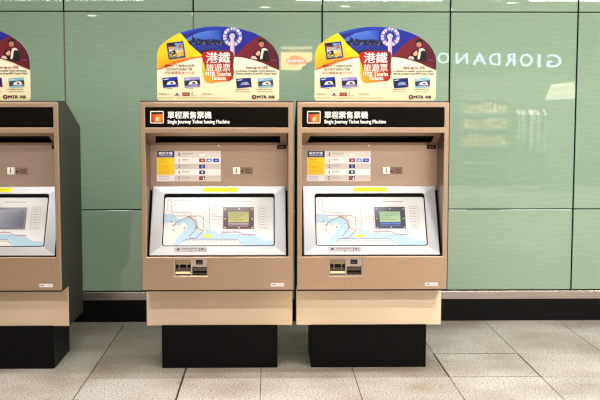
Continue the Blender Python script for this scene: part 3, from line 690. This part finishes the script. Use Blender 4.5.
BP.poly(mb, [(551, 84), (574, 82), (576, 99), (545, 100)], (1, 1, 1, 1), 0); mb.build('poster_sheet', mat('poster_glow', '#fff6e0', .6, emit=3), t, weld=False)  # sheet given a glow of its own so its reflection stands out
mb = MB(); a2 = BP.p(548, 100); b2 = BP.p(576, 100); mb.box(min(a2.x, b2.x), max(a2.x, b2.x), yP-.04, yP-.005, 0, a2.z+.05); mb.build('poster_stand', DW, t)
t = thing('clothes_rail', 'rail of hanging clothes in the shop across the hall, faintly reflected', 'clothes rail', (0, 0, 0))
yR = -5.0; a3 = vis(508, 108, yR); b3 = vis(546, 150, yR)
mb = MB(); mb.box(a3.x, b3.x, yR-.015, yR+.015, a3.z-.015, a3.z+.015); mb.box(a3.x, a3.x+.03, yR-.2, yR+.2, 0, a3.z); mb.box(b3.x-.03, b3.x, yR-.2, yR+.2, 0, a3.z); mb.build('rail', RAIL, t)
HANG = mat('hanging_cloth', rough=.8, attr=True)
for i in range(14):
    xx = a3.x+.08+(b3.x-a3.x-.16)*i/13; cc = c(random.choice(['#4c4638', '#d8cdb4', '#857a5c', '#3c4038', '#e8e2d2', '#7c8878']))
    mb = MB(); h = random.uniform(.65, .9); mb.prism([(yR-.22, a3.z-.14), (yR-.03, a3.z-.04), (yR+.03, a3.z-.04), (yR+.22, a3.z-.14), (yR+.2, a3.z-h), (yR-.2, a3.z-h)], xx-.025, xx+.025, 0, cc)
    mb.build('hanging_garment', HANG, t)

# ================================================================== LIGHT
w = bpy.data.worlds.new('hall'); scene.world = w; w.use_nodes = True
w.node_tree.nodes['Background'].inputs[0].default_value = (.93, .96, 1, 1); w.node_tree.nodes['Background'].inputs[1].default_value = .55
def area(name, loc, sx, sy, power, col=(1, .965, .92), rot=(0, 0, 0), spread=180):
    l = bpy.data.lights.new(name, 'AREA'); l.shape = 'RECTANGLE'; l.size = sx; l.size_y = sy; l.energy = power; l.color = col; l.spread = math.radians(spread)
    o = bpy.data.objects.new(name, l); COL.objects.link(o); o.location = loc; o.rotation_euler = rot
    return o
def luminaire(x, y, lx, power, label):
    t = thing('ceiling_light', label, 'light', (x, y, 3.4), 'ceiling strip lights')
    mb = MB(); mb.box(-lx/2-.04, lx/2+.04, -.15, .15, -.07, 0); mb.build('housing', mat('housing_white', '#e8e6e0', .5), t, bevel=.004)
    area('strip_lamp', (x, y, 3.4-.075), lx, .24, power)
for i, x in enumerate((-3.2, -2.05, -.6, .65, 1.9, 3.15)): luminaire(x, 4.68, .85, (4, 8, 13, 14, 12, 12)[i], 'short strip light on the ceiling in front of the ticket machines')
for i, x in enumerate((-3.4, -1.0, 1.4, 3.8)): luminaire(x, 5.75, 2.2, (8, 28, 42, 50)[i], 'unseen strip light added to brighten the green wall and floor')  # added row, out of view, lights wall and floor without bezel glare
for i, x in enumerate((-3.4, -.5, 2.4, 5.3)): luminaire(x, 2.6, 2.2, (26, 75, 95, 100)[i], 'long strip light on the ceiling, middle row')
for i, x in enumerate((-3, 1.5, 5)): luminaire(x, .55, 2.2, (70, 110, 110)[i], 'long strip light on the ceiling near the shop')
area('shop_lamp', (5.2, -4.8, 3.2), 4.5, 2.5, 600, (1, .94, .84))
DL = mat('downlight_glow', '#fff4e0', emit=14)
spots = [(345, 5), (497, -2), (512, 1.5), (265, 6), (92, 14.5)]
for i, (px, py) in enumerate(spots):
    d = ray(px, py); tY = YW/d.y; hit = EYE+d*tY; rf = Vector((d.x, -d.y, d.z)); s_ = (3.4-hit.z)/rf.z; q = hit+rf*s_
    if not (GY0 < q.y < YW): continue
    t = thing('downlight', 'small round ceiling downlight glinting in the glass above the machines', 'light', (q.x, q.y, 3.4), 'round downlights')
    mb = MB(); mb.cyl(0, 0, -.02, 0, .11, .12); mb.build('rim', RAIL, t); mb = MB(); mb.cyl(0, 0, -.024, -.02, .085); mb.build('lens', DL, t)

# ================================================================== CAMERA
cam = bpy.data.cameras.new('camera'); cam.sensor_width = 36; cam.lens = F/600*36; cam.clip_start = .05; cam.shift_x = (300-PCX)/600
co = bpy.data.objects.new('camera', cam); COL.objects.link(co); co.location = EYE
from mathutils import Matrix
co.matrix_world = Matrix((( RT.x, UP.x, -FW.x, EYE.x), (RT.y, UP.y, -FW.y, EYE.y), (RT.z, UP.z, -FW.z, EYE.z), (0, 0, 0, 1)))
scene.camera = co
scene.view_settings.view_transform = 'Standard'
scene.view_settings.look = 'None'
scene.view_settings.exposure = 0.0
try:
    scene.cycles.use_denoising = True; scene.cycles.filter_width = 1.3; scene.cycles.denoising_prefilter = 'ACCURATE'
except Exception: pass
